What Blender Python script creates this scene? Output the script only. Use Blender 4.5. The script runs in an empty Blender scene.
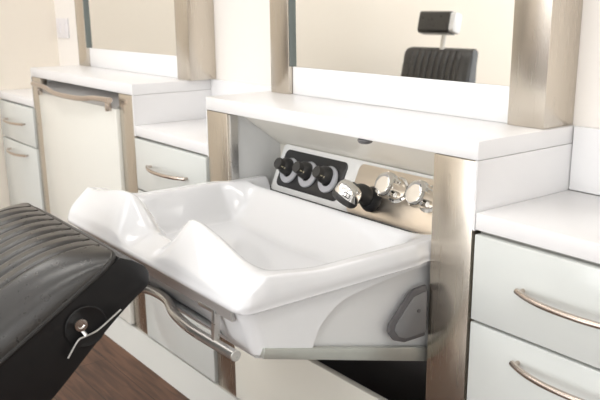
import bpy, bmesh, math, random
from mathutils import Vector, Matrix
random.seed(4)
C = bpy.context.scene.collection
PI = math.pi

# ------------------------------------------------------------------ materials
def mat(name, col, rough=.5, metal=0.0, spec=.5, coat=0.0, emit=None):
    m = bpy.data.materials.new(name); m.use_nodes = True
    b = m.node_tree.nodes['Principled BSDF']
    b.inputs['Base Color'].default_value = (*col, 1)
    b.inputs['Roughness'].default_value = rough
    b.inputs['Metallic'].default_value = metal
    b.inputs['Specular IOR Level'].default_value = spec
    b.inputs['Coat Weight'].default_value = coat
    b.inputs['Coat Roughness'].default_value = .08
    if emit:
        b.inputs['Emission Color'].default_value = (*emit[:3], 1)
        b.inputs['Emission Strength'].default_value = emit[3]
    return m

def noisy(m, scale=(8, 8, 8), amount=.1, rough_amt=.0, bump=0.0, detail=4, col2=None, noise_scale=1.0):
    nt = m.node_tree; b = nt.nodes['Principled BSDF']
    tc = nt.nodes.new('ShaderNodeTexCoord'); mp = nt.nodes.new('ShaderNodeMapping')
    mp.inputs['Scale'].default_value = scale
    n = nt.nodes.new('ShaderNodeTexNoise'); n.inputs['Scale'].default_value = noise_scale; n.inputs['Detail'].default_value = detail
    nt.links.new(tc.outputs['Object'], mp.inputs['Vector']); nt.links.new(mp.outputs['Vector'], n.inputs['Vector'])
    c = b.inputs['Base Color'].default_value[:]
    mx = nt.nodes.new('ShaderNodeMix'); mx.data_type = 'RGBA'
    mx.inputs['A'].default_value = c
    k = 1 - amount
    mx.inputs['B'].default_value = (*(col2 or (c[0]*k, c[1]*k, c[2]*k)), 1)
    nt.links.new(n.outputs['Fac'], mx.inputs['Factor']); nt.links.new(mx.outputs['Result'], b.inputs['Base Color'])
    if rough_amt:
        r0 = b.inputs['Roughness'].default_value
        mr = nt.nodes.new('ShaderNodeMapRange')
        mr.inputs['To Min'].default_value = max(0, r0-rough_amt); mr.inputs['To Max'].default_value = r0+rough_amt
        nt.links.new(n.outputs['Fac'], mr.inputs['Value']); nt.links.new(mr.outputs['Result'], b.inputs['Roughness'])
    if bump:
        bp = nt.nodes.new('ShaderNodeBump'); bp.inputs['Strength'].default_value = bump; bp.inputs['Distance'].default_value = .002
        nt.links.new(n.outputs['Fac'], bp.inputs['Height']); nt.links.new(bp.outputs['Normal'], b.inputs['Normal'])
    return m

M = {}
M['solid'] = noisy(mat('white_solid_surface', (.82, .81, .81), .28), (30, 30, 30), .015)
M['drawer'] = noisy(mat('drawer_lacquer', (.67, .69, .665), .16, coat=.3), (3, 3, 3), .02)
M['carcass'] = mat('carcass_edge', (.38, .37, .34), .5)
M['panel'] = noisy(mat('cream_panel', (.90, .885, .80), .22, coat=.2), (3, 3, 3), .02)
M['panelgloss'] = noisy(mat('pearl_panel', (.82, .81, .75), .18, coat=.5), (2, 2, 2), .06)
M['ceramic'] = noisy(mat('white_ceramic', (.72, .72, .73), .09, coat=.4), (4, 4, 4), .01)
M['shell'] = noisy(mat('white_shell', (.78, .785, .79), .3), (4, 4, 4), .01)
M['shellin'] = noisy(mat('inner_shell', (.72, .72, .715), .35), (4, 4, 4), .02)
M['steel'] = noisy(mat('brushed_steel', (.64, .585, .51), .27, 1.0), (260, 260, 6), .07, .015, .01)
M['chrome'] = noisy(mat('chrome', (.85, .84, .82), .06, 1.0), (5, 5, 5), .02)
M['satin'] = noisy(mat('satin_steel', (.62, .605, .58), .28, .88), (8, 200, 200), .06, .02)
M['bronze'] = noisy(mat('champagne_metal', (.60, .52, .46), .25, 1.0), (5, 60, 60), .08, .04)
M['steelplate'] = noisy(mat('warm_steel_plate', (.92, .82, .70), .32, 1.0), (2, 90, 90), .08, .05)
M['wall'] = noisy(mat('cream_paint', (.87, .80, .70), .7), (40, 40, 40), .02, 0, .05)
M['wallr'] = noisy(mat('pale_blush_paint', (.86, .815, .765), .7), (40, 40, 40), .02, 0, .05)
M['roomwall'] = noisy(mat('warm_white_paint', (.84, .82, .78), .7), (40, 40, 40), .02, 0, .05)
M['ceiling'] = noisy(mat('ceiling_paint', (.85, .84, .81), .8), (40, 40, 40), .01)
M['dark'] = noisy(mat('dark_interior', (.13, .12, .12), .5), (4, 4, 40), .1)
M['liner'] = noisy(mat('niche_liner', (.74, .74, .73), .35), (4, 4, 4), .03)
M['hood'] = noisy(mat('niche_hood', (.84, .80, .72), .3), (4, 4, 4), .03)
M['tray'] = noisy(mat('tray_plastic', (.88, .875, .86), .2), (4, 4, 4), .02)
M['black'] = noisy(mat('black_plastic', (.018, .018, .020), .3), (20, 20, 20), .2)
M['rubber'] = noisy(mat('black_rubber', (.035, .033, .032), .42), (20, 20, 20), .2)
M['ring'] = noisy(mat('grey_ring', (.50, .50, .53), .3), (9, 9, 9), .05)
M['gold'] = noisy(mat('gold_mark', (.62, .55, .36), .35), (9, 9, 9), .05)
M['leather'] = noisy(mat('black_leather', (.027, .0245, .022), .29, spec=.75), (90, 90, 90), .3, .05, .12)
M['piping'] = noisy(mat('dark_piping', (.010, .008, .007), .45), (90, 90, 90), .2)
M['chairshell'] = noisy(mat('black_chair_shell', (.010, .0095, .010), .42, spec=.35), (60, 60, 60), .2, .04, .06)
M['greyplastic'] = noisy(mat('grey_plastic', (.11, .105, .108), .4), (20, 20, 20), .08)
M['greylight'] = noisy(mat('light_grey_plastic', (.19, .188, .19), .4), (20, 20, 20), .05)
M['bandsteel'] = noisy(mat('band_steel', (.50, .49, .48), .35, .45), (2, 60, 60), .1, .05)
M['railsteel'] = noisy(mat('rail_steel', (.50, .51, .47), .3, .5), (2, 60, 60), .1, .05)
M['plinth'] = noisy(mat('plinth_laminate', (.62, .62, .59), .45), (6, 6, 6), .04)
M['switch'] = noisy(mat('switch_plastic', (.78, .75, .76), .35), (6, 6, 6), .02)
M['mirror'] = noisy(mat('mirror_glass', (.93, .93, .91), .008, 1.0), (1, 1, 1), .005)
M['glassedge'] = noisy(mat('mirror_edge', (.12, .14, .13), .2), (6, 6, 6), .1)
M['lamp'] = mat('lamp_diffuser', (.9, .9, .88), .5, emit=(1, .97, .92, 6))
M['frosty'] = noisy(mat('headrest_end', (.75, .74, .73), .25), (6, 6, 6), .03)

def wood():
    m = bpy.data.materials.new('walnut_planks'); m.use_nodes = True; nt = m.node_tree; b = nt.nodes['Principled BSDF']
    tc = nt.nodes.new('ShaderNodeTexCoord'); mp = nt.nodes.new('ShaderNodeMapping')
    mp.inputs['Rotation'].default_value = (0, 0, 0)
    br = nt.nodes.new('ShaderNodeTexBrick'); br.inputs['Scale'].default_value = 1.0
    br.inputs['Brick Width'].default_value = 1.1; br.inputs['Row Height'].default_value = .12
    br.inputs['Mortar Size'].default_value = .0012; br.inputs['Mortar'].default_value = (.02, .01, .006, 1)
    br.inputs['Color1'].default_value = (.14, .072, .042, 1); br.inputs['Color2'].default_value = (.085, .042, .026, 1)
    mp2 = nt.nodes.new('ShaderNodeMapping'); mp2.inputs['Scale'].default_value = (3, 34, 10)
    n = nt.nodes.new('ShaderNodeTexNoise'); n.inputs['Scale'].default_value = 1.6; n.inputs['Detail'].default_value = 8; n.inputs['Distortion'].default_value = .6
    ra = nt.nodes.new('ShaderNodeValToRGB'); ra.color_ramp.elements[0].position = .3; ra.color_ramp.elements[0].color = (.45, .42, .4, 1)
    ra.color_ramp.elements[1].position = .72; ra.color_ramp.elements[1].color = (1.55, 1.5, 1.45, 1)
    mx = nt.nodes.new('ShaderNodeMix'); mx.data_type = 'RGBA'; mx.blend_type = 'MULTIPLY'; mx.inputs['Factor'].default_value = 1
    L = nt.links.new
    L(tc.outputs['Object'], mp.inputs['Vector']); L(mp.outputs['Vector'], br.inputs['Vector'])
    L(tc.outputs['Object'], mp2.inputs['Vector']); L(mp2.outputs['Vector'], n.inputs['Vector'])
    L(n.outputs['Fac'], ra.inputs['Fac']); L(br.outputs['Color'], mx.inputs['A']); L(ra.outputs['Color'], mx.inputs['B'])
    L(mx.outputs['Result'], b.inputs['Base Color']); b.inputs['Roughness'].default_value = .55
    return m
M['wood'] = wood()

# ------------------------------------------------------------------ mesh helpers
def box(bm, x0, x1, y0, y1, z0, z1, bev=0.0, seg=2):
    t = bmesh.new()
    bmesh.ops.create_cube(t, size=1, matrix=Matrix.Translation(((x0+x1)/2, (y0+y1)/2, (z0+z1)/2)) @ Matrix.Diagonal((x1-x0, y1-y0, z1-z0, 1)))
    if bev: bmesh.ops.bevel(t, geom=t.edges[:], offset=bev, segments=seg, affect='EDGES', profile=.5)
    merge(bm, t)
def merge(bm, t, mtx=None):
    if mtx is not None: bmesh.ops.transform(t, matrix=mtx, verts=t.verts[:])
    me = bpy.data.meshes.new('tmp'); t.to_mesh(me); t.free(); bm.from_mesh(me); bpy.data.meshes.remove(me)
def frame_to(axis):
    return Vector(axis).normalized().to_track_quat('Z', 'Y').to_matrix().to_4x4()
def lathe(bm, prof, origin, axis=(0, 0, 1), seg=32):
    """prof: list of (radius, height along axis)"""
    t = bmesh.new(); rings = []
    for r, h in prof:
        if r < 1e-6: rings.append([t.verts.new((0, 0, h))])
        else: rings.append([t.verts.new((r*math.cos(2*PI*i/seg), r*math.sin(2*PI*i/seg), h)) for i in range(seg)])
    for a, b in zip(rings, rings[1:]):
        for i in range(seg):
            j = (i+1) % seg
            if len(a) == 1 and len(b) == 1: continue
            if len(a) == 1: t.faces.new((a[0], b[j], b[i]))
            elif len(b) == 1: t.faces.new((a[i], a[j], b[0]))
            else: t.faces.new((a[i], a[j], b[j], b[i]))
    bmesh.ops.recalc_face_normals(t, faces=t.faces[:])
    merge(bm, t, Matrix.Translation(origin) @ frame_to(axis))
def smooth_path(pts, n=8):
    P = [Vector(p) for p in pts]
    if len(P) < 3: return P
    out = []
    Q = [P[0]*2-P[1]] + P + [P[-1]*2-P[-2]]
    for i in range(1, len(Q)-2):
        for k in range(n):
            t = k/n; a, b, c, d = Q[i-1:i+3]
            out.append(.5*((2*b)+(c-a)*t+(2*a-5*b+4*c-d)*t*t+(3*b-a-3*c+d)*t**3))
    out.append(P[-1]); return out
def tube(bm, pts, r, seg=14, sx=1.0, cap=True):
    t = bmesh.new(); rings = []; n = len(pts); up = Vector((0, 0, 1)); pts = [Vector(p) for p in pts]
    d0 = (pts[1]-pts[0]).normalized()
    if abs(d0.z) > .9: up = Vector((0, 1, 0))
    rr = r if callable(r) else (lambda s: r)
    for i, p in enumerate(pts):
        d = (pts[min(i+1, n-1)]-pts[max(i-1, 0)]).normalized()
        s = d.cross(up).normalized(); u = s.cross(d).normalized(); up = u
        R = rr(i/(n-1))
        rings.append([t.verts.new(p + s*R*sx*math.cos(2*PI*k/seg) + u*R*math.sin(2*PI*k/seg)) for k in range(seg)])
    for a, b in zip(rings, rings[1:]):
        for k in range(seg): t.faces.new((a[k], a[(k+1) % seg], b[(k+1) % seg], b[k]))
    if cap: t.faces.new(rings[0]); t.faces.new(rings[-1])
    bmesh.ops.recalc_face_normals(t, faces=t.faces[:]); merge(bm, t)
def prism(bm, poly, a0, a1, axis='x', bev=0.0, mtx=None):
    """poly of (p,q): axis x -> (y,z); axis y -> (x,z); axis z -> (x,y)"""
    t = bmesh.new()
    f = {'x': lambda p, q, a: (a, p, q), 'y': lambda p, q, a: (p, a, q), 'z': lambda p, q, a: (p, q, a)}[axis]
    A = [t.verts.new(f(p, q, a0)) for p, q in poly]; B = [t.verts.new(f(p, q, a1)) for p, q in poly]
    t.faces.new(A); t.faces.new(B[::-1]); n = len(poly)
    for i in range(n): t.faces.new((A[i], B[i], B[(i+1) % n], A[(i+1) % n]))
    bmesh.ops.recalc_face_normals(t, faces=t.faces[:])
    if bev: bmesh.ops.bevel(t, geom=t.edges[:], offset=bev, segments=2, affect='EDGES', profile=.5)
    merge(bm, t, mtx)
def rrect(x0, x1, y0, y1, r, n=6):
    out = []
    for cx, cy, a in ((x1-r, y1-r, 0), (x0+r, y1-r, 90), (x0+r, y0+r, 180), (x1-r, y0+r, 270)):
        for k in range(n+1):
            t = math.radians(a+90*k/n); out.append((cx+r*math.cos(t), cy+r*math.sin(t)))
    return out
def obj(name, bm, m, parent=None, smooth=True, angle=35):
    me = bpy.data.meshes.new(name)
    bmesh.ops.recalc_face_normals(bm, faces=bm.faces[:]); bm.to_mesh(me); bm.free()
    me.materials.append(m)
    if smooth:
        for p in me.polygons: p.use_smooth = True
        me.set_sharp_from_angle(angle=math.radians(angle))
    o = bpy.data.objects.new(name, me); C.objects.link(o)
    if parent: o.parent = parent; o.matrix_parent_inverse = Matrix.Identity(4)
    return o
def shift(bm, loc):     # mesh written in world coordinates -> parent space
    bmesh.ops.translate(bm, verts=bm.verts[:], vec=-Vector(loc)); return bm
class Thing:
    def __init__(s, name, label, cat, loc=(0, 0, 0), group=None):
        s.e = bpy.data.objects.new(name, None); C.objects.link(s.e); s.e.location = loc; s.loc = Vector(loc)
        s.e.empty_display_size = .1
        s.e['label'] = label; s.e['category'] = cat
        if group: s.e['group'] = group
    def part(s, name, bm, m, parent=None, label=None, **k):
        shift(bm, s.loc); o = obj(name, bm, m, parent or s.e, **k)
        if label: o['label'] = label
        return o
def B(): return bmesh.new()
def bx(*a, **k): b = B(); box(b, *a, **k); return b
def tag(o, label, cat, group=None):
    o['label'] = label; o['category'] = cat
    if group: o['group'] = group
    return o
def struct(name, bm, m):
    o = obj(name, bm, m, smooth=False); o['kind'] = 'structure'; return o
def copy_tree(o, parent=None):
    c = o.copy(); C.objects.link(c); c.parent = parent
    for ch in list(o.children): copy_tree(ch, c)
    return c

# ------------------------------------------------------------------ measures
H, L, D, W, P, T = .95, .819, .30, .95, 1.4034, .036
XL = -1.875                         # end wall
ZD, ZS, ZB = .784, .611, .092       # top of drawers, drawer/door split, bottom of fronts

# ------------------------------------------------------------------ room
struct('floor', bx(-1.975, 3.6, -5.1, .4, -.05, 0), M['wood'])
struct('ceiling', bx(-1.975, 3.6, -5.1, .4, 2.6, 2.65), M['ceiling'])
struct('wall_back', bx(-1.975, 3.6, D, .4, 0, 2.6), M['wallr'])
struct('wall_left', bx(-1.975, XL, -5.0, D, 0, 2.6), M['wall'])
struct('wall_right', bx(3.5, 3.6, -5.0, D, 0, 2.6), M['roomwall'])
struct('wall_front', bx(-1.975, 3.6, -5.1, -5.0, 0, 2.6), M['roomwall'])
# white upstands on the wall behind the low worktops
for i, (a, b) in enumerate(((-P+W+.001, -.002), (W+.002, 2.85))):
    struct('trim_%d' % (i+1), bx(a, b, D-.012, D, L, H, bev=.002), M['solid'])
b = B(); prism(b, [(-.034, 0), (-.004, ZB-.006), (.25, ZB-.006), (.25, 0)], XL, 2.85, 'x'); struct('baseboard_back', b, M['plinth'])

# ------------------------------------------------------------------ raised worktops
def raised_worktop(x0, label, g='raised white worktops'):
    t = Thing('raised_worktop', label, 'worktop', (x0+W/2, D/2, H), g)
    t.part('countertop', bx(x0, x0+W, 0, D-.001, H-T, H, bev=.003), M['solid'])
raised_worktop(0, 'long raised white worktop above the open basin, nearest to the camera')
raised_worktop(-P, 'raised white worktop above the closed basin unit, by the cream end wall')
def low_worktop(x0, x1, label):
    o = obj('low_worktop', shift(bx(x0, x1, 0, D-.013 if x0 > -1.8 else D-.001, ZD+.002, L, bev=.003), ((x0+x1)/2, D/2, L)), M['solid'])
    o.location = ((x0+x1)/2, D/2, L); tag(o, label, 'worktop', 'low white worktops')
low_worktop(W+.001, 2.85, 'low white worktop on the big drawers at the right edge')
low_worktop(-P+W+.001, -.001, 'low white worktop between the two raised worktops')
low_worktop(XL+.001, -P-.001, 'low white worktop in the far left corner against the cream end wall')

# ------------------------------------------------------------------ drawer cabinets
def bow_handle(bm, xc, z, w=.24):
    pts = []
    for k in range(25):
        s = -1+2*k/24
        pts.append(Vector((xc+s*w/2, -.016-.028*(1-abs(s)**2.4), z)))
    tube(bm, pts, lambda s: .0056, 12, 1.0)
    for s in (-1, 1):
        tube(bm, [(xc+s*(w/2-.006), -.005, z), (xc+s*(w/2-.006), -.020, z)], .0042, 10)
def drawer_cabinet(x0, n, label, w=.46):
    t = Thing('drawer_cabinet', label, 'cabinet', (x0+w/2, 0, ZB), 'white drawer cabinets')
    t.part('carcass', bx(x0+.001, x0+w-.001, .015, D-.02, ZB-.004, ZD), M['carcass'], smooth=False)
    g = .0028
    d = t.part('drawer', bx(x0+g, x0+w-g, -.005, .014, ZS+g, ZD-g*1.6, bev=.0015), M['drawer'])
    hb = B(); bow_handle(hb, x0+w/2, .703); t.part('handle', hb, M['bronze'], d, 'bowed champagne metal handle')
    d = t.part('door', bx(x0+g, x0+w-g, -.005, .014, ZB+.002, ZS-g, bev=.0015), M['drawer'])
    hb = B(); bow_handle(hb, x0+w/2, .566); t.part('handle', hb, M['bronze'], d, 'bowed champagne metal handle')
drawer_cabinet(W+.003, 2, 'white drawer cabinet at the right edge with two large bowed handles')
drawer_cabinet(W+.466, 2, 'white drawer cabinet beyond the right edge of the photo')
drawer_cabinet(-P+W+.002, 2, 'white drawer cabinet between the closed unit and the open basin', w=.449)
drawer_cabinet(-P-.462, 2, 'white drawer cabinet in the far left corner', w=.46)

# ------------------------------------------------------------------ basin cabinets
PW = .100
def basin_cabinet(x0, label, open_):
    t = Thing('basin_cabinet', label, 'cabinet', (x0+W/2, .1, ZB), 'steel posted basin cabinets')
    for a, nm in ((x0+.006, 'left'), (x0+W-.006-PW, 'right')):
        t.part('post', bx(a, a+PW, 0, .028, ZB-.004, H-T-.001, bev=.0012), M['steel'], label='brushed steel %s post' % nm)
    t.part('side_panel', bx(x0+W-.006, x0+W, 0, D-.001, ZD, H-T-.0002), M['solid'], label='white right side panel')
    t.part('side_panel', bx(x0, x0+.005, 0, D-.001, ZD, H-T-.0002), M['solid'], label='white left side panel')
    xa, xb = x0+.006+PW, x0+W-.006-PW
    b = B()
    box(b, xa-.012, xa, .03, D-.02, ZB, H-T-.002); box(b, xb, xb+.012, .03, D-.02, ZB, H-T-.002)
    box(b, xa, xb, D-.03, D-.02, ZB, H-T-.002)
    if open_:
        b.free(); b = B()
        b.free()
        for u0, nm in ((xa-.012, 'left'), (xb, 'right')):
            t.part('lining', bx(u0, u0+.012, .03, D-.02, .70, H-T-.002), M['liner'], label='light grey %s niche lining' % nm, smooth=False)
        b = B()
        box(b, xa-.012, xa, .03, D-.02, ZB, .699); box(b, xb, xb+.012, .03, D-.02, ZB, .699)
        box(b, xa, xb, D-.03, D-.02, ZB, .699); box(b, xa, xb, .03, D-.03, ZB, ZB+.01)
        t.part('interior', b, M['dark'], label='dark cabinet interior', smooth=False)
        t.part('door', bx(xa+.002, xb-.002, -.002, .016, ZB, .337, bev=.002), M['panel'], label='low cream front panel')
        # hood leaning forward towards the top
        b = B(); prism(b, [(.038, H-T-.002), (.172, .815), (.172, .700), (.19, .700), (.19, H-T-.002)], xa+.0005, xb-.0005, 'x')
        t.part('hood', b, M['hood'], label='cream hood sloping forward under the worktop')
        # steel upright inside the left post
        t.part('runner', bx(xa+.001, xa+.010, .004, .028, .70, H-T-.004, bev=.001), M['satin'])
    else:
        t.part('interior', b, M['liner'], label='grey gap interior', smooth=False)
        t.part('door', bx(xa+.004, xb-.004, -.012, .022, ZB+.002, .862, bev=.004), M['panelgloss'], label='pearly closed basin front')
        b = B(); prism(b, [(-.012, .863), (.022, .863), (.060, .905), (.05, .905)], xa+.004, xb-.004, 'x')
        t.part('basin_lip', b, M['bandsteel'])
        z = .884
        pts = [(xa-.02, -.030, z), (xa+.12, -.030, z), (xa+.20, -.034, z-.008), (xa+.28, -.040, z-.013), (xa+W*.45, -.042, z-.013), (xb-.22, -.038, z-.010), (xb-.13, -.030, z-.002), (xb-.005, -.030, z-.002)]
        pts = [(x, y, q_+.006) for x, y, q_ in pts]; pts[0] = (xa+.004, -.030, z+.010); pts[-1] = (xb-.003, -.030, z+.008)
        b = B(); tube(b, smooth_path(pts), .0095, 14)
        for q in (.04, .69): box(b, xa+q, xa+q+.012, -.030, -.010, .852, .886, bev=.002)
        t.part('grab_bar', b, M['bronze'], label='bowed metal grab bar')
basin_cabinet(0, 'cabinet with steel posts holding the open pulled-out basin', True)
basin_cabinet(-P, 'closed basin cabinet with steel posts and bowed bar, on the left', False)

# ------------------------------------------------------------------ basin
bt = Thing('pull_out_basin', 'white shampoo basin with a neck notch, tipped out over its low panel', 'basin', (.47, -.17, .5))
CX, HW, Y0, Y1 = .467, .382, -.447, .098
def sm(t): t = max(0, min(1, t)); return t*t*(3-2*t)
def ridge(x):
    a = abs(x); pk, end = ((.798, .751) if x > 0 else (.800, .772)); ap = .148 if x > 0 else .165
    if a < ap: return .733 + (pk-.733)*sm((a-.034)/(ap-.050))
    t = min(1, (a-ap)/.18); t = t*t*(3-2*t)*.5+t*.5
    return pk - (pk-end)*t
def rim(x, y):
    a = abs(x-CX); w = 1-sm((y+.395)/.15)
    side = .737
    r = side + (ridge(x-CX)-side)*w
    # low deck at the back under the control tray
    r -= .060*sm((y-.025)/.05)*sm((HW-a-.03)/.05)
    return r
def surf(x, y, hw):
    a = abs(x-CX); ds = hw-a; df = y-Y0; db = Y1-y
    t = max(0, min(1, df/.058)); gf = .16*math.sin(PI/2*min(1, t/.14)) + .84*max(0, (t-.05)/.95)**.9
    gf = min(1, gf)
    gs = math.sin(PI/2*min(1, ds/.012))**.7 if ds > 0 else 0
    z = .708 + (rim(x, y)-.708)*gf*gs
    m = sm((ds-.030)/.085)*sm((df-.060)/.11)*sm((db-.055)/.10)
    return z - m*(.100 - .015*sm((a)/.35))
def basin_mesh():
    b = B(); ys = []; n = 110; m = 130
    for j in range(n+1):
        t = j/n; ys.append(Y0 + (Y1-Y0)*(t**1.25))
    def xs(hw):
        out = []
        for i in range(m+1):
            s = -1+2*i/m; s2 = math.copysign(1-(1-abs(s))**1.3, s); out.append(CX+s2*hw)
        return out
    rc = .028; rows = []
    for y in ys:
        d = y-Y0; hw = HW if d > rc else HW-rc+math.sqrt(max(0, rc*rc-(rc-d)**2))
        k = sm((y+.045)/.038); lo = (CX-hw)+(.1075-(CX-hw))*k; hi = (CX+hw)+(.8425-(CX+hw))*k   # narrows to pass between the posts
        rows.append([b.verts.new((lo+(x-CX+hw)/(2*hw)*(hi-lo), y, surf(x, y, hw))) for x in xs(hw)])
    for j in range(n):
        for i in range(m): b.faces.new((rows[j][i], rows[j][i+1], rows[j+1][i+1], rows[j+1][i]))
    loop = rows[0] + [r[-1] for r in rows[1:]] + rows[-1][-2::-1] + [r[0] for r in rows[-2:0:-1]]
    prev = loop; k = len(loop)
    for dz, ins in ((-.004, -.0015), (-.010, 0), (-.013, .004), (-.013, .012)):
        cur = []
        for v in loop:
            q = v.co.copy(); c = Vector((CX, -.16, 0)); 
            q.x -= math.copysign(ins, q.x-CX)*min(1, abs(q.x-CX)/.3); 
            if q.y < -.3: q.y += ins
            q.z = min(.708, q.z) + dz
            cur.append(b.verts.new(q))
        for i in range(k): b.faces.new((prev[i], prev[(i+1) % k], cur[(i+1) % k], cur[i]))
        prev = cur
    return b
bt.part('bowl', basin_mesh(), M['ceramic'], angle=60)
XA, XB = CX-HW+.026, CX+HW-.018
# steel band under the front lip
b = B(); prism(b, [(-.438, .695), (-.431, .695), (-.428, .671), (-.435, .671)], XA+.03, XB-.03, 'x'); bt.part('band', b, M['bandsteel'], label='steel band below the front lip')
# front apron, rounded towards the side shell
b = B(); t_ = []
prof = []
for k in range(9):
    a = PI/2*k/8; prof.append((XB-.028+.028*math.sin(a), .028*(1-math.cos(a))))
left = [(2*CX-x, d) for x, d in reversed(prof)]
line = left + prof
xr = prof[0][0]; line2 = left + [(2*CX-xr+(2*xr-2*CX)*i/24, 0) for i in range(1, 24)] + prof
def apron_row(z):
    k = (.695-z)/.089
    return [(x, -.431+.028*k+d+.022*k*sm((.30-abs(x-CX))/.16), z) for x, d in line2]
r0 = [b.verts.new(q) for q in apron_row(.695)]; r1 = [b.verts.new(q) for q in apron_row(.606)]
rm = [b.verts.new(q) for q in apron_row(.65)]
r2 = [b.verts.new((x, y+.012, z)) for x, y, z in apron_row(.606)]; r3 = [b.verts.new((x, y+.012, z)) for x, y, z in apron_row(.695)]
for A_, B_ in ((r0, rm), (rm, r1), (r1, r2), (r2, r3), (r3, r0)):
    for i in range(len(A_)-1): b.faces.new((A_[i], A_[i+1], B_[i+1], B_[i]))
bt.part('apron', b, M['shell'], label='white front apron')
# outer side shells with the swept cut-out, and recessed inner walls
side = [(-.404, .695), (-.376, .608), (-.287, .581)]
curve = [(-.287, .581), (-.283, .600), (-.270, .625), (-.250, .645), (-.225, .660), (-.19, .670), (-.10, .680), (.0, .685), (.09, .687)]
for x0, x1, nm in ((XB-.006, XB, 'right'), (XA, XA+.006, 'left')):
    b = B(); cv = smooth_path([(0, *q) for q in curve], 5)
    prism(b, [side[0], side[1]] + [(q.y, q.z) for q in cv] + [(.09, .695)], x0, x1, 'x'); bt.part('side_shell', b, M['shell'], label='white %s side shell' % nm)
poly = [(-.38, .693), (-.36, .598), (0, .490), (.085, .470), (.085, .693)]
for x0, x1 in ((XB-.022, XB-.014), (XA+.014, XA+.022)):
    b = B(); prism(b, poly, x0, x1, 'x'); bt.part('inner_wall', b, M['shellin'], label='recessed pale inner wall')
b = B(); prism(b, [(-.40, .606), (-.395, .596), (.085, .458), (.085, .468)], XA+.02, XB-.02, 'x'); bt.part('underside', b, M['shellin'])
for x0, x1 in ((XB-.010, XB+.003), (XA-.003, XA+.010)):
    b = B(); prism(b, [(-.392, .6215), (-.395, .603), (.02, .472), (.02, .503)], x0, x1, 'x', bev=.0012); bt.part('rail', b, M['railsteel'], label='satin steel bottom rail')
for x0, s in ((XB+.001, 1), (XA-.001, -1)):
    hp = [(-.106, .572), (-.103, .588), (-.050, .640), (-.038, .646), (-.003, .648), (-.003, .538), (-.062, .540), (-.090, .552)]
    b = B(); prism(b, hp, x0, x0+s*.009, 'x', bev=.003); h = bt.part('hinge_cover', b, M['greyplastic'], label='grey triangular hinge cover')
    ip = [(-.092, .574), (-.089, .585), (-.042, .632), (-.005, .636), (-.005, .548), (-.060, .549), (-.080, .558)]
    b = B(); prism(b, ip, x0+s*.009, x0+s*.0115, 'x', bev=.001); bt.part('cover_plate', b, M['greylight'], h)
    b = B(); lathe(b, [(0, 0), (.004, 0), (.004, .002), (0, .0025)], (x0+s*.0115, -.028, .600), (s, 0, 0), 16); bt.part('screw', b, M['greyplastic'], h)
# grab bar in front of the apron, bowed inwards in the middle
zb = .602
bp_ = [(.785, -.442, zb), (.70, -.442, zb), (.64, -.440, zb), (.60, -.436, zb), (.55, -.420, zb), (.50, -.398, zb)]
zb2 = .600
zb = .611
bow = [(CX+.338, -.434, zb), (CX+.23, -.437, zb), (CX+.175, -.435, zb), (CX+.105, -.424, zb), (CX+.045, -.404, zb), (CX, -.399, zb)]
full = bow + [(2*CX-x, y, z) for x, y, z in bow[-2::-1]]
b = B(); tube(b, smooth_path(full, 6), .0098, 18); 
lathe(b, [(0, 0), (.0098, 0), (.0102, .001), (.0102, .003), (.009, .004), (0, .004)], full[0], (1, 0, 0), 22)
lathe(b, [(0, 0), (.0098, 0), (.0102, .001), (.0102, .003), (.009, .004), (0, .004)], full[-1], (-1, 0, 0), 22)
bar = bt.part('grab_bar', b, M['satin'], label='satin steel grab bar')
for s in (1, -1):
    xx = CX+s*.272
    b = B(); box(b, xx-.048, xx+.010, -.437, -.424, .668, .675, bev=.001)
    prism(b, [(-.437, .675), (-.424, .672), (-.430, .614), (-.441, .614)], xx-.001, xx+.010, 'x', bev=.001)
    bt.part('bracket', b, M['satin'], bar)

# ------------------------------------------------------------------ control tray
O = Vector((.155, .100, .700)); U = Vector((1, 0, 0)); V = Vector((0, .414, .91)).normalized(); N = Vector((0, -.91, .414)).normalized()
FT = Matrix((( *U, 0), (*V, 0), (*N, 0), (0, 0, 0, 1))).transposed(); FT.translation = O
FR = Matrix.Translation(O) @ Matrix((( U.x, V.x, N.x, 0), (U.y, V.y, N.y, 0), (U.z, V.z, N.z, 0), (0, 0, 0, 1)))
def on(u, v, h=0): return O+U*u+V*v+N*h
ct = Thing('control_tray', 'pale tray behind the basin carrying the black socket plate and steel tap plate', 'tap panel', tuple(O+U*.34))
TE = .685
b = B(); prism(b, rrect(-.004, TE, .004, .136, .012), -.022, 0, 'z', bev=.0025, mtx=FR)
ct.part('tray', b, M['tray'])
b = B(); box(b, -.0, TE, -.016, .0050, -.02, .006); bmesh.ops.transform(b, matrix=FR, verts=b.verts[:]); ct.part('gap_strip', b, M['black'], label='black strip standing in for the dark gap along the bottom')  # black strip stands in for the shade in the gap below the tray
b = B(); prism(b, rrect(.016, .272, .020, .122, .016), -.001, .0025, 'z', bev=.001, mtx=FR); sp = ct.part('socket_plate', b, M['black'], label='black plate with three sockets')
b = B(); prism(b, rrect(.312, TE-.002, .006, .128, .016), -.001, .002, 'z', bev=.0008, mtx=FR); ct.part('tap_plate', b, M['steelplate'], label='warm brushed steel tap plate')
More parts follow.
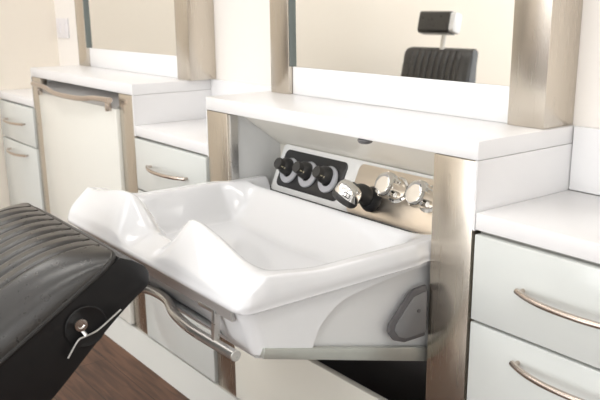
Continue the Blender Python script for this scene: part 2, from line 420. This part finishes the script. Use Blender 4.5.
for u, v in ((.058, .066), (.138, .068), (.220, .069)):
    b = B(); lathe(b, [(.019, 0), (.034, 0), (.035, .003), (.033, .006), (.019, .007)], on(u, v, .0025), N, 36); rg = ct.part('socket_ring', b, M['ring'], label='pale grey ring')
    b = B(); lathe(b, [(0, 0), (.022, 0), (.023, .010), (.021, .022), (.0155, .028), (.0155, .040), (.0140, .043), (0, .044)], on(u-.004, v+.008, .004), N, 32)
    nz = ct.part('socket_knob', b, M['rubber'], label='stubby black knob')
    # small gold pictogram: hair dryer outline, lightning bar, comb
    gb = B(); side_dir = (U*.85-V*.5).normalized()
    c = on(u-.004, v+.008, .026)
    for (p0, p1) in (((.0, .010), (.0, .016)), ((-.003, .004), (.003, .004)), ((-.003, .0), (.003, .0))):
        q0 = c+U*(.0165+.0005)*.9+V*(p0[0]-.006)+N*(p0[1]); q1 = c+U*(.0165+.0005)*.9+V*(p1[0]-.006)+N*(p1[1])
        tube(gb, [q0, q1], .0012, 6)
    ct.part('pictogram', gb, M['gold'], nz, 'tiny gold mark')
for u, v in ((.462, .086), (.560, .084)):
    b = B(); lathe(b, [(0, 0), (.031, 0), (.031, .004), (.024, .007), (.022, .012), (0, .012)], on(u, v, .002), N, 36)
    ro = ct.part('tap_collar', b, M['chrome'], label='chrome tap collar')
    TA = (N-U*.14+V*.02).normalized(); tb = on(u+.006, v, .002)
    b = B(); lathe(b, [(0, .004), (.0225, .004), (.0255, .014), (.0255, .040), (.027, .044), (.0275, .052), (.0255, .057), (.0235, .058), (.012, .0575), (0, .0575)], tb, TA, 36)
    for k in range(5):
        a = 2*PI*k/5+.5; dd = (U*math.cos(a)+V*math.sin(a)); p0 = tb+TA*.016+dd*.022; p1 = tb+TA*.046+dd*.026
        tube(b, [p0, (p0+p1)/2+dd*.003, p1], .0052, 10)
    kn = ct.part('tap_handle', b, M['chrome'], label='fluted chrome tap handle')
    b = B(); d2 = (U*.9-V*.45).normalized(); 
    tube(b, smooth_path([on(u, v, .022)+d2*.018, on(u, v, .030)+d2*.032, on(u, v, .042)+d2*.036], 5), lambda s: .0075-.002*s, 12)
    b2 = B(); ct.part('lever', b, M['chrome'], kn); b2.free()
ang = (N*.98 - U*.10 + V*-.16).normalized()
hs = Thing('hand_shower', 'black and chrome hand shower parked left of the two chrome taps', 'hand shower', tuple(on(.392, .052)))
h0 = on(.392, .050, .003)
b = B(); lathe(b, [(0, 0), (.030, 0), (.031, .006), (.028, .014), (.024, .022), (0, .022)], h0, N, 32); hs.part('holder', b, M['black'], label='black holder cone')
hc0 = h0 + N*.072 - V*.004 - U*.008
A2 = Vector((-.36, -.42, -.80)).normalized()
b = B(); tube(b, smooth_path([h0+N*.012, h0+N*.040+V*.006, hc0-A2*.004+N*-.02, hc0-A2*.006], 5), lambda s: .021, 20); hs.part('neck', b, M['rubber'])
b = B(); lathe(b, [(0, -.024), (.016, -.0235), (.026, -.019), (.031, -.011), (.0325, -.003), (.0335, .008), (.0325, .011), (0, .011)], hc0, A2, 44); hd = hs.part('spray_head', b, M['chrome'], label='chrome spray head')
b = B(); lathe(b, [(0, .0105), (.0325, .0105), (.0335, .014), (.0320, .021), (.027, .026), (.010, .027), (0, .027)], hc0, A2, 44); hs.part('spray_face', b, M['rubber'], hd, 'dark rubber spray face')
def headp(a, h):
    e1 = A2.cross(Vector((0, 0, 1))).normalized(); e2 = e1.cross(A2).normalized()
    return hc0+A2*h+(e1*math.cos(a)+e2*math.sin(a))*.0340
ca = min((k*.1 for k in range(63)), key=lambda a: (headp(a, 0)-Vector((1.83, -1.07, 1.18))).length)
b = B()
for a in (ca-.22, ca, ca+.22): tube(b, [headp(a, -.003), headp(a, .006)], .0009, 6)
for h in (-.003, .006): tube(b, [headp(ca-.22, h), headp(ca, h), headp(ca+.22, h)], .0009, 6)
hs.part('pictogram', b, M['black'], hd, 'tiny black mark')
o = B(); lathe(o, [(0, 0), (.016, 0), (.017, .003), (.014, .008), (.009, .010), (0, .010)], (.636, .012, H-T-.001), (0, 0, -1), 24)
o = obj('cabinet_stop', shift(o, (.636, .012, H-T)), M['greyplastic']); o.location = (.636, .012, H-T)
tag(o, 'small dark round stop under the raised worktop edge above the taps', 'stop')

# ------------------------------------------------------------------ mirrors
def mirror(x0, label, dx=0):
    t = Thing('framed_mirror', label, 'mirror', (x0+.486, .25, H), 'mirrors in steel frames')
    zt = 2.05; a0, a1, b0, b1 = x0+.028, x0+.115, x0+.856+dx, x0+.943+dx
    t.part('frame_post', bx(a0, a1-.003, .200, D-.001, H+.0005, zt, bev=.001), M['steel'], label='left brushed steel upright')
    t.part('frame_post', bx(b0, b1, .200, D-.001, H+.0005, zt, bev=.001), M['steel'], label='right brushed steel upright')
    t.part('frame_head', bx(a1-.003, b0, .205, D-.001, zt-.08, zt, bev=.001), M['steel'])
    t.part('glass', bx(a1-.0005, b0-.001, .2145, .220, 1.026, zt-.081), M['mirror'], label='mirror glass', smooth=False)
    t.part('edge_strip', bx(a1-.0025, a1-.0008, .203, .2205, 1.026, zt-.081), M['glassedge'], smooth=False)
    t.part('lower_panel', bx(a1-.0005, b0-.001, .2125, .224, H+.0005, 1.0255, bev=.001), M['solid'], label='white panel under the glass')
    t.part('backing', bx(a1-.0005, b0-.001, .2245, D-.001, H+.0005, zt-.081), M['carcass'], smooth=False)
mirror(0, 'large steel-framed mirror above the open basin, reflecting a chair')
mirror(-P, 'steel-framed mirror on the left, above the closed basin unit', .028)

sw = Thing('light_switch', 'pale double light switch on the wall left of the far mirror', 'light switch', (-1.785, D, 1.095))
sw.part('plate', bx(-1.855, -1.715, D-.008, D, 1.05, 1.14, bev=.002), M['switch'])
for a in (-1.82, -1.75): sw.part('rocker', bx(a-.02, a+.02, D-.012, D-.0075, 1.07, 1.12, bev=.001), M['switch'])

# ------------------------------------------------------------------ barber chairs
def make_chair(label, loc, rotz, recline, top, headrest, backlen=.56):
    """faces local -y; the backrest plane passes through `top` (local y,z of its top front edge), leaning `recline` degrees from horizontal"""
    t = Thing('barber_chair', label, 'chair', loc)
    a = math.radians(recline); Ld = Vector((0, -math.cos(a), -math.sin(a))); Nd = Vector((0, -math.sin(a), math.cos(a)))
    Tp = Vector((0, top[0], top[1])); w = .237
    def q(x, s, h): return Tp + Vector((x, 0, 0)) + Ld*s + Nd*h
    def P_(bm, name, m, parent=None, label=None, **k):
        o = obj(name, bm, m, parent or t.e, **k)
        if label: o['label'] = label
        return o
    # padded front with lengthwise channels
    NX, NS = 132, 60; rw = .172; nr = 8; CR, EL = (.066, .07) if not headrest else (.03, .05); b = B(); rows = []
    for j in range(NS+1):
        s = backlen*(j/NS)**1.6; row = []
        e = 1-math.exp(-s/EL)
        eb = min(1, (backlen-s)/.03)**.5
        for i in range(NX+1):
            x = -w+2*w*i/NX
            d = (w-abs(x))/w
            dome = (1-(1-min(1, (w-abs(x))/.085))**2)**.5
            h = .004 + e*eb*dome*CR
            if abs(x) <= rw+1e-6:
                fr = ((x+rw)/(2*rw)*nr) % 1.0
                g = abs(math.sin(PI*fr)); h -= .013*(1-g)**3*min(1, e*2.5)*eb
            # rounded plan corners at the top
            ins = 0
            c = .030; dx = w-abs(x)
            if dx < c: ins = c-math.sqrt(max(0, c*c-(c-dx)**2))
            row.append(b.verts.new(q(x, s+ins*max(0, 1-s/.12), h)))
        rows.append(row)
    for j in range(NS):
        for i in range(NX): b.faces.new((rows[j][i], rows[j][i+1], rows[j+1][i+1], rows[j+1][i]))
    loop = rows[0] + [r[-1] for r in rows[1:]] + rows[-1][-2::-1] + [r[0] for r in rows[-2:0:-1]]
    base = [b.verts.new(v.co - Nd*.010) for v in loop]; k = len(loop)
    for i in range(k): b.faces.new((loop[i], loop[(i+1) % k], base[(i+1) % k], base[i]))
    pts = [v.co.copy() - Nd*.006 for v in loop]
    bk = P_(b, 'backrest_pad', M['leather'], label='black ribbed leather pad', angle=80)
    b = B(); tube(b, [p for i, p in enumerate(pts) if i % 2 == 0] + [pts[0]], .0042, 8); P_(b, 'piping', M['piping'], bk)
    # seams
    b = B()
    for r in range(nr+1):
        x = -rw+2*rw*r/nr; line_ = []
        i = round((x+w)/(2*w)*NX)
        for j in range(2, NS):
            s_ = backlen*(j/NS)**1.6; e = 1-math.exp(-s_/EL); eb = min(1, (backlen-s_)/.03)**.5
            dome = (1-(1-min(1, (w-abs(x))/.085))**2)**.5
            line_.append(q(x, s_, .004+e*eb*dome*CR-.0085*min(1, e*2.5)*eb))
        tube(b, line_, .0024, 6)
    P_(b, 'seams', M['piping'], bk)
    # rear shell (wedge) below the pad
    n = 40; b = B(); rings = []
    for j in range(n+1):
        s = -.030+(backlen+.026)*j/n
        th = .090 + .040*sm(s/.30); ww = w-.003
        if j == 0: th -= .010
        sec = []
        r = .016
        ci = .014*max(0, -s/.03)**2
        for (x, h) in ((ww-ci, -.006-.050*(max(0, -s)/.03)**1.3), (ww-ci, -th+r), (ww-ci-r*.3, -th+r*.3), (ww-ci-r, -th), (-ww+ci+r, -th), (-ww+ci+r*.3, -th+r*.3), (-ww+ci, -th+r), (-ww+ci, -.006-.050*(max(0, -s)/.03)**1.3)):
            sec.append(b.verts.new(q(x, s+ci*.2, h)))
        rings.append(sec)
    for A_, B_ in zip(rings, rings[1:]):
        for i in range(8): b.faces.new((A_[i], A_[(i+1) % 8], B_[(i+1) % 8], B_[i]))
    b.faces.new(rings[0]); b.faces.new(rings[-1][::-1])
    sh = P_(b, 'backrest_shell', M['chairshell'], label='smooth black back shell')
    # side lever of the headrest clamp
    for sg in (1,):
        X = w-.003
        b = B(); lathe(b, [(.030, 0), (.034, .0008), (.036, .0025), (.034, .0035), (.028, .001), (0, .0005)], q(X, .112, -.058), (sg, 0, 0), 30); 
        rc_ = P_(b, 'lever_recess', M['chairshell'], label='round black recess')
        b = B(); lathe(b, [(0, 0), (.0105, 0), (.0115, .006), (.0105, .010), (.006, .010), (.005, .007), (0, .007)], q(X, .117, -.046), (sg, 0, 0), 24)
        kn = P_(b, 'lever_hub', M['chrome'], label='chrome lever hub')
        pl = [q(X+.020, .006, -.077), q(X+.022, .058, -.070), q(X+.020, .072, -.074), q(X+.020, .084, -.086), q(X+.020, .098, -.090), q(X+.018, .140, -.088)]
        pl = [q(X+.012, .053, -.073), q(X+.013, .095, -.072), q(X+.013, .109, -.070), q(X+.013, .125, -.064), q(X+.013, .137, -.061), q(X+.012, .166, -.073)]
        b = B()
        prism_pts = smooth_path(pl, 4); tube(b, prism_pts, .0014, 8)
        tube(b, [q(X, .120, -.052), q(X+.013, .122, -.065)], .003, 8)
        P_(b, 'clamp_lever', M['satin'], kn, 'thin bent chrome lever')
        b = B(); tt = B(); mm = [p - Nd*.004 for p in prism_pts]
        vs0 = [b.verts.new(p - Nd*.002) for p in prism_pts]; vs1 = [b.verts.new(p - Nd*.012*math.sin(PI*i/(len(prism_pts)-1))-Nd*.003) for i, p in enumerate(prism_pts)]
        vs2 = [b.verts.new(v.co + Vector((-.006, 0, 0))) for v in vs0]; vs3 = [b.verts.new(v.co + Vector((-.006, 0, 0))) for v in vs1]; tt.free()
        for A_, B_ in ((vs0, vs1), (vs1, vs3), (vs3, vs2), (vs2, vs0)):
            for i in range(len(A_)-1): b.faces.new((A_[i], A_[i+1], B_[i+1], B_[i]))
        P_(b, 'lever_paddle', M['chairshell'], kn, 'black lever paddle')
    # seat, arms, footrest, pedestal
    hy = Tp.y + Ld.y*backlen; sy1 = hy+.03; sy0 = sy1-.50; sz = .48
    b = B(); t2 = B(); bmesh.ops.create_cube(t2, size=1, matrix=Matrix.Translation((0, (sy0+sy1)/2, sz-.06)) @ Matrix.Diagonal((.50, .50, .12, 1)))
    bmesh.ops.bevel(t2, geom=t2.edges[:], offset=.03, segments=4, affect='EDGES'); merge(b, t2); P_(b, 'seat', M['leather'], label='black leather seat')
    if headrest:
        for sg in (1, -1):
            b = B(); box(b, sg*.30-.035, sg*.30+.035, sy0+.06, sy1, sz+.14, sz+.18, bev=.012, seg=3); ar = P_(b, 'armrest', M['leather'])
            b = B(); tube(b, [(sg*.30, (sy0+sy1)/2, sz+.142), (sg*.30, (sy0+sy1)/2, sz-.07), (sg*.20, (sy0+sy1)/2, sz-.08)], .014, 12); P_(b, 'arm_support', M['satin'], ar)
        b = B(); box(b, -.015, .015, sy0-.24, sy0+.05, .20, .22, bev=.004); box(b, -.18, .18, sy0-.30, sy0-.20, .20, .225, bev=.008)
        P_(b, 'footrest', M['satin'])
        # headrest on its flat stem
        b = B(); p0, p1 = q(-.01, .10, -.03), q(-.01, -.155, -.020)
        tube(b, [p0, p1], .010, 10, 1.6); P_(b, 'headrest_stem', M['satin'])
        b = B(); hc = q(.035, -.165, .0); tt = B()
        prism(tt, rrect(-.052, .052, -.066, .066, .022, 6), -.105, .105, 'x')
        bmesh.ops.transform(tt, matrix=Matrix(((1, 0, 0, hc.x), (0, Nd.y, -Ld.y, hc.y), (0, Nd.z, -Ld.z, hc.z), (0, 0, 0, 1))), verts=tt.verts[:])
        merge(b, tt); hr = P_(b, 'headrest', M['leather'], label='black leather headrest')
        b = B(); tt = B(); prism(tt, rrect(-.046, .046, -.060, .060, .02, 6), -.140, -.106, 'x', bev=.006)
        bmesh.ops.transform(tt, matrix=Matrix(((1, 0, 0, hc.x), (0, Nd.y, -Ld.y, hc.y), (0, Nd.z, -Ld.z, hc.z), (0, 0, 0, 1))), verts=tt.verts[:])
        merge(b, tt); P_(b, 'end_cap', M['frosty'], hr, 'pale headrest end cap')
    cy = (sy0+sy1)/2
    b = B(); lathe(b, [(0, 0), (.29, 0), (.295, .012), (.27, .028), (.08, .045), (.06, .07), (.055, sz-.125), (0, sz-.125)], (0, cy, 0), (0, 0, 1), 40); P_(b, 'pedestal', M['chrome'], label='chrome pump pedestal')
    # hinge bracket between seat and back
    b = B(); e = q(0, backlen-.02, -.09); tube(b, [(0, cy+.1, sz-.13), (0, sy1, sz-.10), (e.x, e.y, e.z)], .02, 10); P_(b, 'back_hinge', M['satin'])
    t.e.rotation_euler = (0, 0, rotz); return t
make_chair('black ribbed leather barber chair reclined in front of the basin, side lever showing',
           (.447, 0, 0), 0, 32, (-.577, .788), False)
make_chair('black barber chair with a headrest, seen only in the mirror', (-1.455, -2.07, 0), PI-.2, 76, (0, .925), True)

# ------------------------------------------------------------------ ceiling lights
def ceiling_light(x, y, first=[None]):
    if first[0] is None:
        t = Thing('ceiling_light', 'square flush ceiling light panel over the salon floor', 'ceiling light', (0, 0, 2.6), 'ceiling light panels')
        b = B()
        for a in ((-.31, .31, -.31, -.29), (-.31, .31, .29, .31), (-.31, -.29, -.29, .29), (.29, .31, -.29, .29)): box(b, *a, 2.57, 2.6)
        t.part('frame', b, M['satin'], smooth=False); t.part('diffuser', bx(-.29, .29, -.29, .29, 2.578, 2.595), M['lamp'], smooth=False)
        first[0] = t.e; e = t.e
    else: e = copy_tree(first[0])
    e.location = (x, y, 2.6)
for x, y in ((-.9, -.9), (.5, -.9), (1.9, -.9), (-.9, -2.6), (.5, -2.6), (1.9, -2.6)): ceiling_light(x, y)
def area(name, loc, rot, sx, sy, power, col=(1, .97, .93)):
    l = bpy.data.lights.new(name, 'AREA'); l.shape = 'RECTANGLE'; l.size = sx; l.size_y = sy; l.energy = power; l.color = col
    o = bpy.data.objects.new(name, l); o.location = loc; o.rotation_euler = rot; C.objects.link(o)
area('ceiling_glow', (.6, -1.2, 2.56), (0, 0, 0), 4.6, 1.6, 17, (.93, .965, 1))
area('ceiling_glow_rear', (.6, -3.4, 2.56), (0, 0, 0), 4.6, 1.8, 20, (.93, .965, 1))
area('left_fill', (-1.2, -1.5, 2.56), (0, 0, 0), 1.2, 1.6, 22, (.95, .97, 1))  # fill added to brighten the left units, not a fixture
area('right_fill', (3.45, -2.0, 1.5), (0, math.radians(90), 0), 1.8, 3.0, 24, (.92, .96, 1))  # unseen fill added from the right; this wall has no window
area('front_fill', (.8, -4.95, 1.15), (math.radians(90), 0, 0), 4.8, 2.2, 135, (.92, .96, 1))  # added frontal fill to lift the upright faces; no window in this wall
w = bpy.data.worlds.new('World'); bpy.context.scene.world = w; w.use_nodes = True
w.node_tree.nodes['Background'].inputs[0].default_value = (1, .97, .93, 1); w.node_tree.nodes['Background'].inputs[1].default_value = .4

# ------------------------------------------------------------------ camera
cam = bpy.data.cameras.new('Camera'); co = bpy.data.objects.new('Camera', cam); C.objects.link(co)
yaw, pit, rol, f = .9029, -.2612, -.0056, 767.53
fw = Vector((-math.sin(yaw)*math.cos(pit), math.cos(yaw)*math.cos(pit), math.sin(pit)))
rt = Vector((math.cos(yaw), math.sin(yaw), 0)); up = rt.cross(fw)
r2 = rt*math.cos(rol)+up*math.sin(rol); u2 = -rt*math.sin(rol)+up*math.cos(rol)
m = Matrix((r2, u2, -fw)).transposed().to_4x4(); m.translation = (1.8301, -1.0705, 1.1825); co.matrix_world = m
cam.sensor_width = 36; cam.lens = f*36/600; cam.shift_x = -13.5/600; cam.shift_y = 12.5/600
cam.clip_start = .02
cam.dof.use_dof = True; cam.dof.focus_distance = 1.62; cam.dof.aperture_fstop = 7.0
sc = bpy.context.scene; sc.camera = co
sc.view_settings.view_transform = 'Standard'; sc.view_settings.look = 'None'; sc.view_settings.gamma = 1; sc.view_settings.exposure = -.36
try: sc.view_settings.use_curve_mapping = False
except Exception: pass
